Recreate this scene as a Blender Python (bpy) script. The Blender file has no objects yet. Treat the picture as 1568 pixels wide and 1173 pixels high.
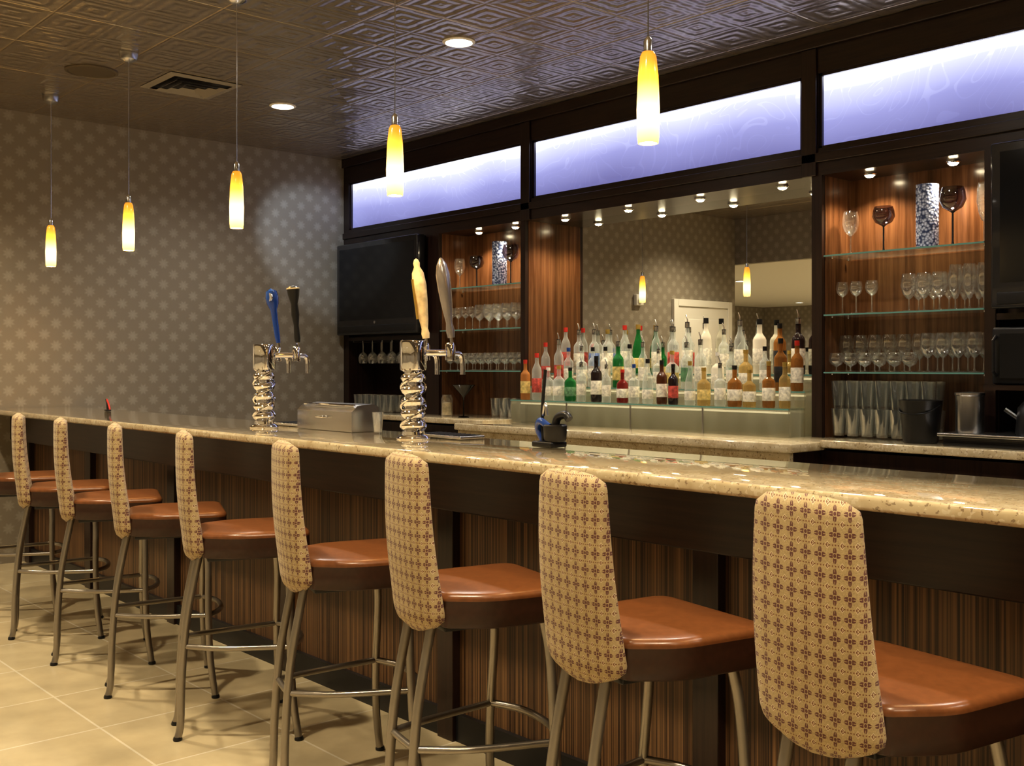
import bpy, bmesh, math, random
from mathutils import Vector, Matrix
random.seed(7)
S = bpy.context.scene
S.view_settings.view_transform = 'Standard'
for lk in ('Medium High Contrast', 'None'):
    try:
        S.view_settings.look = lk; break
    except Exception as e:
        print(e)
S.view_settings.exposure = 0.12
try: S.cycles.transparent_max_bounces = 24
except Exception as e: print(e)

# ---------------------------------------------------------------- materials
def new_mat(name):
    m = bpy.data.materials.new(name); m.use_nodes = True
    nt = m.node_tree
    b = nt.nodes.get('Principled BSDF')
    return m, nt, b

def P(name, col, rough=0.5, metal=0.0, coat=0.0, spec=0.5, emis=None, estr=0.0, noise=0.0, nscale=20):
    m, nt, b = new_mat(name)
    b.inputs['Roughness'].default_value = rough
    b.inputs['Metallic'].default_value = metal
    b.inputs['Coat Weight'].default_value = coat
    b.inputs['Coat Roughness'].default_value = 0.05
    b.inputs['Specular IOR Level'].default_value = spec
    b.inputs['Base Color'].default_value = (*col, 1)
    if noise > 0:
        N = nt.nodes; L = nt.links
        tc = N.new('ShaderNodeTexCoord'); n = N.new('ShaderNodeTexNoise')
        n.inputs['Scale'].default_value = nscale; n.inputs['Detail'].default_value = 4
        L.new(tc.outputs['Object'], n.inputs['Vector'])
        r = N.new('ShaderNodeValToRGB')
        r.color_ramp.elements[0].color = (*[c*(1-noise) for c in col], 1)
        r.color_ramp.elements[1].color = (*[min(1, c*(1+noise)) for c in col], 1)
        r.color_ramp.elements[0].position = .3; r.color_ramp.elements[1].position = .7
        L.new(n.outputs['Fac'], r.inputs['Fac']); L.new(r.outputs['Color'], b.inputs['Base Color'])
    if emis:
        b.inputs['Emission Color'].default_value = (*emis, 1)
        b.inputs['Emission Strength'].default_value = estr
    return m

def math_node(nt, op, a, b=None, c=None):
    n = nt.nodes.new('ShaderNodeMath'); n.operation = op
    for i, v in enumerate((a, b, c)):
        if v is None: continue
        if isinstance(v, (int, float)): n.inputs[i].default_value = v
        else: nt.links.new(v, n.inputs[i])
    return n.outputs[0]

def sepxyz(nt, kind='Object'):
    tc = nt.nodes.new('ShaderNodeTexCoord'); s = nt.nodes.new('ShaderNodeSeparateXYZ')
    nt.links.new(tc.outputs[kind], s.inputs[0]); return s, tc

def mixcol(nt, fac, a, b):
    n = nt.nodes.new('ShaderNodeMix'); n.data_type = 'RGBA'
    if isinstance(fac, (int, float)): n.inputs[0].default_value = fac
    else: nt.links.new(fac, n.inputs[0])
    for idx, v in ((6, a), (7, b)):
        if isinstance(v, tuple): n.inputs[idx].default_value = (*v, 1)
        else: nt.links.new(v, n.inputs[idx])
    return n.outputs[2]

def wood(name, c1, c2, rough=.35, sx=40, sz=1.2, coat=.2, lo=.36, hi=.64):
    m, nt, b = new_mat(name)
    N, L = nt.nodes, nt.links
    tc = N.new('ShaderNodeTexCoord'); mp = N.new('ShaderNodeMapping')
    mp.inputs['Scale'].default_value = (sx, sx, sz)
    L.new(tc.outputs['Object'], mp.inputs['Vector'])
    n = N.new('ShaderNodeTexNoise'); n.inputs['Scale'].default_value = 1.0; n.inputs['Detail'].default_value = 5
    n.inputs['Roughness'].default_value = .65
    L.new(mp.outputs[0], n.inputs['Vector'])
    r = N.new('ShaderNodeValToRGB')
    r.color_ramp.elements[0].position = lo; r.color_ramp.elements[1].position = hi
    r.color_ramp.elements[0].color = (*c1, 1); r.color_ramp.elements[1].color = (*c2, 1)
    L.new(n.outputs['Fac'], r.inputs['Fac']); L.new(r.outputs['Color'], b.inputs['Base Color'])
    b.inputs['Roughness'].default_value = rough; b.inputs['Coat Weight'].default_value = coat
    b.inputs['Coat Roughness'].default_value = .15
    return m

def granite(name):
    m, nt, b = new_mat(name); N, L = nt.nodes, nt.links
    tc = N.new('ShaderNodeTexCoord')
    n1 = N.new('ShaderNodeTexNoise'); n1.inputs['Scale'].default_value = 14; n1.inputs['Detail'].default_value = 6
    v = N.new('ShaderNodeTexVoronoi'); v.inputs['Scale'].default_value = 120
    n2 = N.new('ShaderNodeTexNoise'); n2.inputs['Scale'].default_value = 95; n2.inputs['Detail'].default_value = 3
    for n in (n1, v, n2): L.new(tc.outputs['Object'], n.inputs['Vector'])
    r = N.new('ShaderNodeValToRGB'); cr = r.color_ramp
    cr.elements[0].position = .3; cr.elements[0].color = (.48, .38, .23, 1)
    cr.elements[1].position = .7; cr.elements[1].color = (.66, .57, .39, 1)
    L.new(n1.outputs['Fac'], r.inputs['Fac'])
    dark = math_node(nt, 'GREATER_THAN', n2.outputs['Fac'], .63)
    c = mixcol(nt, math_node(nt, 'MULTIPLY', dark, .6), r.outputs['Color'], (.15, .09, .05))
    s = N.new('ShaderNodeSeparateColor'); L.new(v.outputs['Color'], s.inputs[0])
    lt = math_node(nt, 'GREATER_THAN', s.outputs[0], .88)
    c = mixcol(nt, math_node(nt, 'MULTIPLY', lt, .4), c, (.80, .73, .56))
    L.new(c, b.inputs['Base Color'])
    b.inputs['Roughness'].default_value = .06; b.inputs['Coat Weight'].default_value = .9
    return m

def wallpaper(name, ax):
    m, nt, b = new_mat(name); N, L = nt.nodes, nt.links
    s, tc = sepxyz(nt)
    p = .158
    h = s.outputs[ax]; z = s.outputs[2]
    def dist(off):
        a = math_node(nt, 'SUBTRACT', math_node(nt, 'FRACT', math_node(nt, 'ADD', math_node(nt, 'DIVIDE', h, p), 100+off)), .5)
        c = math_node(nt, 'SUBTRACT', math_node(nt, 'FRACT', math_node(nt, 'ADD', math_node(nt, 'DIVIDE', z, p), 100+off)), .5)
        ang = math_node(nt, 'ARCTAN2', c, a)
        pet = math_node(nt, 'MULTIPLY', math_node(nt, 'COSINE', math_node(nt, 'MULTIPLY', ang, 8)), .04)
        d = math_node(nt, 'SQRT', math_node(nt, 'ADD', math_node(nt, 'MULTIPLY', a, a), math_node(nt, 'MULTIPLY', c, c)))
        return math_node(nt, 'ADD', d, pet)
    d = math_node(nt, 'MINIMUM', dist(0), dist(.5))
    mr = N.new('ShaderNodeMapRange'); L.new(d, mr.inputs[0])
    mr.inputs[1].default_value = .11; mr.inputs[2].default_value = .25
    mr.inputs[3].default_value = 1; mr.inputs[4].default_value = 0
    ring = math_node(nt, 'LESS_THAN', math_node(nt, 'ABSOLUTE', math_node(nt, 'SUBTRACT', d, .09)), .022)
    f = math_node(nt, 'SUBTRACT', mr.outputs[0], math_node(nt, 'MULTIPLY', ring, .4))
    c = mixcol(nt, f, (.25, .217, .172), (.345, .31, .255))
    L.new(c, b.inputs['Base Color'])
    b.inputs['Roughness'].default_value = .5
    return m

def tin(name):
    m, nt, b = new_mat(name); N, L = nt.nodes, nt.links
    s, tc = sepxyz(nt)
    def cell(v, p):
        f = math_node(nt, 'FRACT', math_node(nt, 'ADD', math_node(nt, 'DIVIDE', v, p), 100))
        return math_node(nt, 'ABSOLUTE', math_node(nt, 'SUBTRACT', f, .5))
    def ramp(v, a0, a1):
        mr = N.new('ShaderNodeMapRange'); L.new(v, mr.inputs[0]); mr.inputs[1].default_value = a0; mr.inputs[2].default_value = a1
        return mr.outputs[0]
    x, y = s.outputs[0], s.outputs[1]
    ax, ay = cell(x, .305), cell(y, .305)
    sq = math_node(nt, 'MAXIMUM', ax, ay)
    rings = math_node(nt, 'SINE', math_node(nt, 'MULTIPLY', sq, 6.283*5))
    dia = math_node(nt, 'ADD', ax, ay)
    star = math_node(nt, 'SINE', math_node(nt, 'MULTIPLY', dia, 6.283*3))
    E = ramp(math_node(nt, 'MAXIMUM', cell(x, .61), cell(y, .61)), .485, .5)
    n = N.new('ShaderNodeTexNoise'); n.inputs['Scale'].default_value = 9; L.new(tc.outputs['Object'], n.inputs['Vector'])
    hgt = math_node(nt, 'ADD', math_node(nt, 'ADD', math_node(nt, 'MULTIPLY', rings, .40), math_node(nt, 'MULTIPLY', star, .10)),
                    math_node(nt, 'ADD', math_node(nt, 'MULTIPLY', n.outputs['Fac'], .9), math_node(nt, 'MULTIPLY', E, 1.2)))
    bp = N.new('ShaderNodeBump'); bp.inputs['Strength'].default_value = .7; bp.inputs['Distance'].default_value = .007
    L.new(hgt, bp.inputs['Height']); L.new(bp.outputs[0], b.inputs['Normal'])
    c = mixcol(nt, E, (.40, .345, .28), (.58, .45, .27))
    L.new(c, b.inputs['Base Color'])
    b.inputs['Metallic'].default_value = .72; b.inputs['Roughness'].default_value = .27
    return m

def tiles(name):
    m, nt, b = new_mat(name); N, L = nt.nodes, nt.links
    tc = N.new('ShaderNodeTexCoord')
    br = N.new('ShaderNodeTexBrick'); br.offset = 0; br.squash = 1
    br.inputs['Scale'].default_value = 1; br.inputs['Brick Width'].default_value = .5; br.inputs['Row Height'].default_value = .5
    br.inputs['Mortar Size'].default_value = .005; br.inputs['Mortar Smooth'].default_value = .2; br.inputs['Bias'].default_value = 0
    br.inputs['Color1'].default_value = (.52, .44, .29, 1); br.inputs['Color2'].default_value = (.47, .39, .25, 1)
    br.inputs['Mortar'].default_value = (.62, .55, .42, 1)
    L.new(tc.outputs['Object'], br.inputs['Vector'])
    n = N.new('ShaderNodeTexNoise'); n.inputs['Scale'].default_value = 4; n.inputs['Detail'].default_value = 8
    L.new(tc.outputs['Object'], n.inputs['Vector'])
    hs = N.new('ShaderNodeHueSaturation')
    mr = N.new('ShaderNodeMapRange'); L.new(n.outputs['Fac'], mr.inputs[0])
    mr.inputs[3].default_value = .62; mr.inputs[4].default_value = 1.38
    L.new(mr.outputs[0], hs.inputs['Value']); L.new(br.outputs['Color'], hs.inputs['Color'])
    L.new(hs.outputs[0], b.inputs['Base Color'])
    bp = N.new('ShaderNodeBump'); bp.inputs['Strength'].default_value = .3; bp.inputs['Distance'].default_value = .003; bp.invert = True
    L.new(br.outputs['Fac'], bp.inputs['Height']); L.new(bp.outputs[0], b.inputs['Normal'])
    b.inputs['Roughness'].default_value = .25
    return m

def fabric(name):
    m, nt, b = new_mat(name); N, L = nt.nodes, nt.links
    s, tc = sepxyz(nt)
    h = math_node(nt, 'ADD', s.outputs[0], math_node(nt, 'MULTIPLY', s.outputs[1], .8)); z = s.outputs[2]
    pu, pv = .033, .037
    u = math_node(nt, 'ADD', math_node(nt, 'DIVIDE', h, pu), 100.0)
    v = math_node(nt, 'ADD', math_node(nt, 'DIVIDE', z, pv), 100.0)
    fu = math_node(nt, 'SUBTRACT', math_node(nt, 'FRACT', u), .5); fv = math_node(nt, 'SUBTRACT', math_node(nt, 'FRACT', v), .5)
    au = math_node(nt, 'ABSOLUTE', fu); av = math_node(nt, 'ABSOLUTE', fv)
    ang = math_node(nt, 'ARCTAN2', fv, fu)
    rr = math_node(nt, 'SQRT', math_node(nt, 'ADD', math_node(nt, 'MULTIPLY', fu, fu), math_node(nt, 'MULTIPLY', fv, fv)))
    # diamond-shaped medallion: long petals on the axes, short on the diagonals
    pet = math_node(nt, 'ADD', .29, math_node(nt, 'MULTIPLY', math_node(nt, 'COSINE', math_node(nt, 'MULTIPLY', ang, 4)), .11))
    mot = math_node(nt, 'LESS_THAN', rr, pet)
    hole = math_node(nt, 'LESS_THAN', math_node(nt, 'ABSOLUTE', math_node(nt, 'SUBTRACT', rr, .12)), .022)
    cut = math_node(nt, 'MULTIPLY', math_node(nt, 'LESS_THAN', math_node(nt, 'ABSOLUTE', math_node(nt, 'SUBTRACT', au, av)), .035), math_node(nt, 'GREATER_THAN', rr, .12))
    slit = math_node(nt, 'MULTIPLY', math_node(nt, 'LESS_THAN', math_node(nt, 'MINIMUM', au, av), .018), math_node(nt, 'GREATER_THAN', rr, .22))
    keep = math_node(nt, 'SUBTRACT', 1.0, math_node(nt, 'MAXIMUM', math_node(nt, 'MAXIMUM', hole, cut), slit))
    mot = math_node(nt, 'MULTIPLY', mot, keep)
    row = math_node(nt, 'GREATER_THAN', av, .465)
    u3 = math_node(nt, 'FRACT', math_node(nt, 'MULTIPLY', u, 5))
    dots = math_node(nt, 'MULTIPLY', row, math_node(nt, 'GREATER_THAN', u3, .5))
    cu = math_node(nt, 'SUBTRACT', .5, au); cv = math_node(nt, 'SUBTRACT', .5, av)
    cd = math_node(nt, 'ADD', cu, cv)
    fl = math_node(nt, 'LESS_THAN', cd, .20)
    fl2 = math_node(nt, 'LESS_THAN', math_node(nt, 'ABSOLUTE', math_node(nt, 'SUBTRACT', cd, .11)), .03)
    base = (.44, .335, .18)
    c = mixcol(nt, mot, base, (.135, .052, .042))
    c = mixcol(nt, fl, c, (.62, .52, .34))
    c = mixcol(nt, fl2, c, (.20, .09, .05))
    c = mixcol(nt, dots, c, (.20, .09, .04))
    n = N.new('ShaderNodeTexNoise'); n.inputs['Scale'].default_value = 450; L.new(tc.outputs['Object'], n.inputs['Vector'])
    hs = N.new('ShaderNodeHueSaturation'); mr = N.new('ShaderNodeMapRange'); L.new(n.outputs['Fac'], mr.inputs[0])
    mr.inputs[3].default_value = .55; mr.inputs[4].default_value = 1.45
    L.new(mr.outputs[0], hs.inputs['Value']); L.new(c, hs.inputs['Color']); L.new(hs.outputs[0], b.inputs['Base Color'])
    bp = N.new('ShaderNodeBump'); bp.inputs['Strength'].default_value = .3; bp.inputs['Distance'].default_value = .002
    L.new(mot, bp.inputs['Height']); L.new(bp.outputs[0], b.inputs['Normal'])
    b.inputs['Roughness'].default_value = .75
    b.inputs['Sheen Weight'].default_value = .15
    return m

def clear_glass(name, tint=(.93, .95, .95), base=.17, gain=.75, rough=.06, gloss=(1, 1, 1), diff=.09):
    m = bpy.data.materials.new(name); m.use_nodes = True; nt = m.node_tree; N, L = nt.nodes, nt.links
    N.clear()
    o = N.new('ShaderNodeOutputMaterial'); mx = N.new('ShaderNodeMixShader'); m2 = N.new('ShaderNodeMixShader')
    t = N.new('ShaderNodeBsdfTransparent'); t.inputs[0].default_value = (*tint, 1)
    g = N.new('ShaderNodeBsdfGlossy'); g.inputs['Roughness'].default_value = rough; g.inputs[0].default_value = (*gloss, 1)
    d = N.new('ShaderNodeBsdfTranslucent'); d.inputs[0].default_value = (.9, .9, .88, 1)
    lw = N.new('ShaderNodeLayerWeight'); lw.inputs[0].default_value = .35
    f = math_node(nt, 'ADD', math_node(nt, 'MULTIPLY', lw.outputs['Facing'], gain), base)
    m2.inputs[0].default_value = diff
    L.new(t.outputs[0], m2.inputs[1]); L.new(d.outputs[0], m2.inputs[2])
    L.new(f, mx.inputs[0]); L.new(m2.outputs[0], mx.inputs[1]); L.new(g.outputs[0], mx.inputs[2]); L.new(mx.outputs[0], o.inputs[0])
    return m

def colour_glass(name, col, opac=.45):
    m = bpy.data.materials.new(name); m.use_nodes = True; nt = m.node_tree; N, L = nt.nodes, nt.links
    N.clear()
    o = N.new('ShaderNodeOutputMaterial'); mx = N.new('ShaderNodeMixShader')
    t = N.new('ShaderNodeBsdfTransparent'); t.inputs[0].default_value = (*[min(1, c**.5*1.02) for c in col], 1)
    p = N.new('ShaderNodeBsdfPrincipled'); p.inputs['Base Color'].default_value = (*col, 1); p.inputs['Roughness'].default_value = .06
    lw = N.new('ShaderNodeLayerWeight'); lw.inputs[0].default_value = .3
    f = math_node(nt, 'MINIMUM', math_node(nt, 'ADD', math_node(nt, 'MULTIPLY', lw.outputs['Facing'], .5), opac), 1.0)
    L.new(t.outputs[0], mx.inputs[1]); L.new(p.outputs[0], mx.inputs[2]); L.new(f, mx.inputs[0])
    L.new(mx.outputs[0], o.inputs[0])
    return m

M = {}
M['dark'] = wood('dark_walnut', (.012, .005, .0035), (.030, .014, .009), .30, 60, 2)
M['dark_h'] = wood('dark_walnut_horizontal', (.012, .005, .0035), (.028, .013, .008), .30, 3, 60)
M['niche'] = wood('niche_wood', (.075, .030, .012), (.17, .078, .034), .22, 30, 1.2, .4)
M['zebra'] = wood('zebrano_panel', (.030, .013, .006), (.25, .135, .058), .42, 130, .4, .1, .42, .68)
M['granite'] = granite('granite')
M['fabric'] = fabric('stool_fabric')
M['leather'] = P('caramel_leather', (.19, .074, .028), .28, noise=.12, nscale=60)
M['leather_side'] = P('brown_leather_side', (.042, .016, .009), .34, noise=.15, nscale=60)  # same leather as the top; shade on the seat sides painted into the colour
M['leg'] = P('satin_nickel_metal', (.34, .31, .27), .28, .85)
M['chrome'] = P('chrome', (.85, .85, .87), .06, 1)
M['steel'] = P('brushed_steel', (.62, .62, .62), .25, 1)
M['black'] = P('black_plastic', (.012, .012, .013), .35)
M['screen'] = P('tv_screen', (.008, .009, .011), .12)
M['bezel'] = P('tv_bezel', (.015, .015, .017), .2, coat=.5)
M['mirror'] = P('mirror_glass', (.84, .86, .84), .0, 1)
M['white'] = P('white_paint', (.74, .71, .64), .5)
M['frost'] = clear_glass('riser_glass', (.86, .85, .78), .10, .35, .10, (.95, .93, .86), .22)
M['led'] = P('riser_light_strip', (1, .95, .85), .4, emis=(1, .86, .60), estr=1.0)  # glowing strips added inside the riser to brighten its glass
M['glass'] = clear_glass('clear_glass')
M['shelf'] = clear_glass('shelf_glass', (.88, .93, .91), .12, .5, .02, diff=.03)
M['shelfedge'] = P('green_glass_edge', (.12, .24, .20), .1, emis=(.3, .7, .55), estr=.04)
M['smoke'] = clear_glass('smoked_glass', (.30, .25, .30), .08, .40, diff=.0)
M['darkglass'] = clear_glass('dark_glass', (.08, .08, .09), .04, .20, diff=.0)
M['puck'] = P('puck_bulb', (1, .9, .7), .4, emis=(1, .84, .55), estr=30)
M['lamp'] = P('downlight_bulb', (1, 1, 1), .4, emis=(1, .95, .85), estr=12)
M['ivory'] = P('ivory_handle', (.75, .60, .35), .3, noise=.3, nscale=30)
M['blue'] = P('blue_handle', (.015, .06, .28), .2, coat=.5)
M['silverh'] = P('pewter_handle', (.45, .42, .42), .25, .8)
M['red'] = P('red_plastic', (.5, .03, .02), .4)
M['vent'] = P('vent_metal', (.34, .30, .24), .4, .3)
M['gold'] = P('gold_paint', (.6, .42, .12), .3, .7)

def bubble_glass():
    m, nt, b = new_mat('bubble_glass_vase'); N, L = nt.nodes, nt.links
    tc = N.new('ShaderNodeTexCoord'); v = N.new('ShaderNodeTexVoronoi'); v.inputs['Scale'].default_value = 75
    L.new(tc.outputs['Object'], v.inputs['Vector'])
    r = N.new('ShaderNodeValToRGB'); r.color_ramp.elements[0].color = (.65, .72, .9, 1); r.color_ramp.elements[1].color = (.05, .07, .15, 1)
    r.color_ramp.elements[0].position = .15; r.color_ramp.elements[1].position = .7
    L.new(v.outputs['Distance'], r.inputs['Fac']); L.new(r.outputs[0], b.inputs['Base Color'])
    bp = N.new('ShaderNodeBump'); bp.inputs['Distance'].default_value = .004; L.new(v.outputs['Distance'], bp.inputs['Height']); L.new(bp.outputs[0], b.inputs['Normal'])
    b.inputs['Roughness'].default_value = .12
    return m
M['bubble'] = bubble_glass()

def transom_mat():
    m, nt, b = new_mat('backlit_frosted_glass'); N, L = nt.nodes, nt.links
    s, tc = sepxyz(nt)
    mr = N.new('ShaderNodeMapRange'); L.new(s.outputs[2], mr.inputs[0]); mr.inputs[1].default_value = 2.50; mr.inputs[2].default_value = 2.94
    w = N.new('ShaderNodeTexNoise'); w.inputs['Scale'].default_value = 1.6; w.inputs['Detail'].default_value = 1; w.inputs['Distortion'].default_value = 2.5
    L.new(tc.outputs['Object'], w.inputs['Vector'])
    sw = math_node(nt, 'FRACT', math_node(nt, 'MULTIPLY', w.outputs['Fac'], 9))
    ln = math_node(nt, 'GREATER_THAN', sw, .9)
    n = N.new('ShaderNodeTexNoise'); n.inputs['Scale'].default_value = 1.0; n.inputs['Detail'].default_value = 1
    L.new(tc.outputs['Object'], n.inputs['Vector'])
    f = math_node(nt, 'ADD', mr.outputs[0], math_node(nt, 'MULTIPLY', math_node(nt, 'SUBTRACT', n.outputs['Fac'], .52), .5))
    f = math_node(nt, 'ADD', f, math_node(nt, 'MULTIPLY', ln, .05))
    r = N.new('ShaderNodeValToRGB'); cr = r.color_ramp
    cr.elements[0].position = 0; cr.elements[0].color = (.13, .13, .33, 1)
    cr.elements[1].position = 1; cr.elements[1].color = (.90, .94, 1, 1)
    e = cr.elements.new(.4); e.color = (.27, .28, .58, 1)
    e = cr.elements.new(.78); e.color = (.64, .67, .98, 1)
    L.new(f, r.inputs['Fac']); L.new(r.outputs[0], b.inputs['Emission Color'])
    st = N.new('ShaderNodeMapRange'); L.new(f, st.inputs[0]); st.inputs[1].default_value = .75; st.inputs[2].default_value = 1.0
    st.inputs[3].default_value = 1.05; st.inputs[4].default_value = 3.4
    L.new(st.outputs[0], b.inputs['Emission Strength'])
    b.inputs['Base Color'].default_value = (.15, .16, .22, 1); b.inputs['Roughness'].default_value = .25
    return m
M['transom'] = transom_mat()

def pendant_mat():
    m, nt, b = new_mat('amber_glass_shade'); N, L = nt.nodes, nt.links
    s, tc = sepxyz(nt)
    mr = N.new('ShaderNodeMapRange'); L.new(s.outputs[2], mr.inputs[0]); mr.inputs[1].default_value = 0; mr.inputs[2].default_value = .27
    r = N.new('ShaderNodeValToRGB'); cr = r.color_ramp
    cr.elements[0].position = 0; cr.elements[0].color = (1, .58, .09, 1)
    cr.elements[1].position = 1; cr.elements[1].color = (.75, .22, .01, 1)
    e = cr.elements.new(.3); e.color = (1, .80, .36, 1)
    e = cr.elements.new(.68); e.color = (1, .46, .045, 1)
    L.new(mr.outputs[0], r.inputs['Fac']); L.new(r.outputs[0], b.inputs['Emission Color'])
    r2 = N.new('ShaderNodeMapRange'); L.new(mr.outputs[0], r2.inputs[0]); r2.inputs[1].default_value = .3; r2.inputs[2].default_value = .9
    r2.inputs[3].default_value = 3.2; r2.inputs[4].default_value = .9
    L.new(r2.outputs[0], b.inputs['Emission Strength'])
    b.inputs['Base Color'].default_value = (.8, .45, .1, 1); b.inputs['Roughness'].default_value = .15
    return m
M['pendant'] = pendant_mat()

# ---------------------------------------------------------------- mesh builder
class MB:
    def __init__(s): s.v = []; s.f = []; s.m = []; s.mats = []
    def mi(s, mat):
        if isinstance(mat, str): mat = M[mat]
        if mat not in s.mats: s.mats.append(mat)
        return s.mats.index(mat)
    def add(s, vs, fs, mat):
        o = len(s.v); s.v += [tuple(v) for v in vs]; i = s.mi(mat)
        for f in fs: s.f.append(tuple(o+k for k in f)); s.m.append(i)
        return s
    def box(s, x0, x1, y0, y1, z0, z1, mat, bev=0.0, rot=None):
        if bev <= 0:
            vs = [(x, y, z) for x in (x0, x1) for y in (y0, y1) for z in (z0, z1)]
            fs = [(0,1,3,2), (4,6,7,5), (0,4,5,1), (2,3,7,6), (0,2,6,4), (1,5,7,3)]
        else:
            bm = bmesh.new(); bmesh.ops.create_cube(bm, size=1)
            for v in bm.verts:
                v.co = Vector(((x0+x1)/2+v.co.x*(x1-x0), (y0+y1)/2+v.co.y*(y1-y0), (z0+z1)/2+v.co.z*(z1-z0)))
            bmesh.ops.bevel(bm, geom=bm.edges[:], offset=bev, segments=3, affect='EDGES', profile=.5)
            bm.verts.index_update(); vs = [v.co.copy() for v in bm.verts]; fs = [[v.index for v in f.verts] for f in bm.faces]; bm.free()
        if rot:
            c = Vector(((x0+x1)/2, (y0+y1)/2, (z0+z1)/2)); vs = [c+rot@(Vector(v)-c) for v in vs]
        return s.add(vs, fs, mat)
    def lathe(s, prof, c=(0, 0, 0), seg=20, mat='glass', mats=None, rot=None):
        c = Vector(c)
        vs = []
        for r, z in prof:
            for k in range(seg):
                a = 2*math.pi*k/seg; p = Vector((r*math.cos(a), r*math.sin(a), z))
                if rot: p = rot@p
                vs.append(c+p)
        o = len(s.v); s.v += [tuple(v) for v in vs]
        for i in range(len(prof)-1):
            mm = s.mi(mats[i] if mats else mat)
            for k in range(seg):
                k2 = (k+1) % seg
                s.f.append((o+i*seg+k, o+i*seg+k2, o+(i+1)*seg+k2, o+(i+1)*seg+k)); s.m.append(mm)
        return s
    def tube(s, pts, r, mat, seg=10, smooth=4, cap=True, ry=None):
        pts = [Vector(p) for p in pts]
        if smooth and len(pts) > 2:
            q = []
            P_ = [pts[0]*2-pts[1]]+pts+[pts[-1]*2-pts[-2]]
            for i in range(1, len(P_)-2):
                for k in range(smooth):
                    t = k/smooth; a, b, c, d = P_[i-1:i+3]
                    q.append(.5*((2*b)+(-a+c)*t+(2*a-5*b+4*c-d)*t*t+(-a+3*b-3*c+d)*t**3))
            q.append(pts[-1]); pts = q
        n = len(pts); vs = []
        ref = None
        for i, p in enumerate(pts):
            d = (pts[min(i+1, n-1)]-pts[max(i-1, 0)]).normalized()
            if ref is None:
                ref = Vector((1, 0, 0)) if abs(d.x) < .9 else Vector((0, 1, 0))
            a = (ref-d*ref.dot(d)).normalized(); b = d.cross(a); ref = a
            for k in range(seg):
                t = 2*math.pi*k/seg
                vs.append(p+a*math.cos(t)*r+b*math.sin(t)*(ry or r))
        fs = [(i*seg+k, i*seg+(k+1) % seg, (i+1)*seg+(k+1) % seg, (i+1)*seg+k) for i in range(n-1) for k in range(seg)]
        if cap: fs += [tuple(range(seg))[::-1], tuple((n-1)*seg+k for k in range(seg))]
        return s.add(vs, fs, mat)
    def loft(s, rings, mat, caps=True, mats=None):
        n = len(rings[0]); o = len(s.v)
        for r in rings: s.v += [tuple(p) for p in r]
        for i in range(len(rings)-1):
            mm = s.mi(mats[i] if mats else mat)
            for k in range(n):
                s.f.append((o+i*n+k, o+i*n+(k+1) % n, o+(i+1)*n+(k+1) % n, o+(i+1)*n+k)); s.m.append(mm)
        if caps:
            s.f.append(tuple(o+k for k in range(n))[::-1]); s.m.append(s.mi(mats[0] if mats else mat))
            s.f.append(tuple(o+(len(rings)-1)*n+k for k in range(n))); s.m.append(s.mi(mats[-1] if mats else mat))
        return s
    def mesh(s, name, smooth=True, ang=38):
        me = bpy.data.meshes.new(name); me.from_pydata(s.v, [], s.f)
        for m in s.mats: me.materials.append(m)
        me.polygons.foreach_set('material_index', s.m)
        bm = bmesh.new(); bm.from_mesh(me); bmesh.ops.recalc_face_normals(bm, faces=bm.faces[:]); bm.to_mesh(me); bm.free()
        if smooth:
            me.shade_smooth()
            me.set_sharp_from_angle(angle=math.radians(ang))
        me.update(); return me
    def obj(s, name, loc=(0, 0, 0), parent=None, rz=0, smooth=True):
        return mkobj(name, s.mesh(name, smooth), loc, parent, rz)

def mkobj(name, data, loc=(0, 0, 0), parent=None, rz=0):
    o = bpy.data.objects.new(name, data); S.collection.objects.link(o)
    o.location = loc; o.rotation_euler[2] = rz
    if parent: o.parent = parent
    return o
def empty(name, loc=(0, 0, 0), rz=0):
    e = mkobj(name, None, loc, None, rz); e.empty_display_size = .1; return e
def spot(name, loc, energy, col, size=100, blend=.6, rad=.05, direction=(0, 0, -1), parent=None):
    l = bpy.data.lights.new(name, 'SPOT'); l.energy = energy; l.color = col; l.spot_size = math.radians(size); l.spot_blend = blend; l.shadow_soft_size = rad
    o = mkobj(name, l, loc, parent); o.rotation_euler = Vector(direction).to_track_quat('-Z', 'Y').to_euler(); return o
def point(name, loc, energy, col, rad=.03, parent=None):
    l = bpy.data.lights.new(name, 'POINT'); l.energy = energy; l.color = col; l.shadow_soft_size = rad
    return mkobj(name, l, loc, parent)

# ---------------------------------------------------------------- room shell
XL, XR, YB, YF, H, XW = -7.78, 3.0, 5.45, -8.0, 3.12, -13.0
wp_y = wallpaper('wallpaper_floral_side', 1); wp_x = wallpaper('wallpaper_floral_front', 0)
MB().box(XW-.1, XR+.1, YF-.1, YB+.1, -.1, 0, tiles('floor_tile')).obj('floor', smooth=False)
MB().box(XL-.1, XL, .05, YB+.1, 0, H, wp_y).obj('wall_left', smooth=False)
MB().box(XL-.1, XR+.1, YB, YB+.1, 0, H, 'dark').obj('wall_back', smooth=False)
MB().box(XR, XR+.1, YF-.1, YB+.1, 0, H, wp_y).obj('wall_right', smooth=False)
MB().box(XW-.1, XR+.1, YF-.1, YF, 0, H, wp_x).obj('wall_front', smooth=False)
MB().box(XW-.1, XW, YF-.1, .15, 0, H, wp_y).obj('wall_lounge', smooth=False)
MB().box(XW-.1, XL-.1, .05, .15, 0, H, M['white']).obj('wall_partition', smooth=False)
MB().box(XL-.1, XR+.1, -.05, YB+.1, H, H+.1, tin('tin_ceiling')).obj('ceiling', smooth=False)
MB().box(XW, XR, YF, -.05, 2.58, 2.68, M['white']).obj('ceiling_lower', smooth=False)
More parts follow.
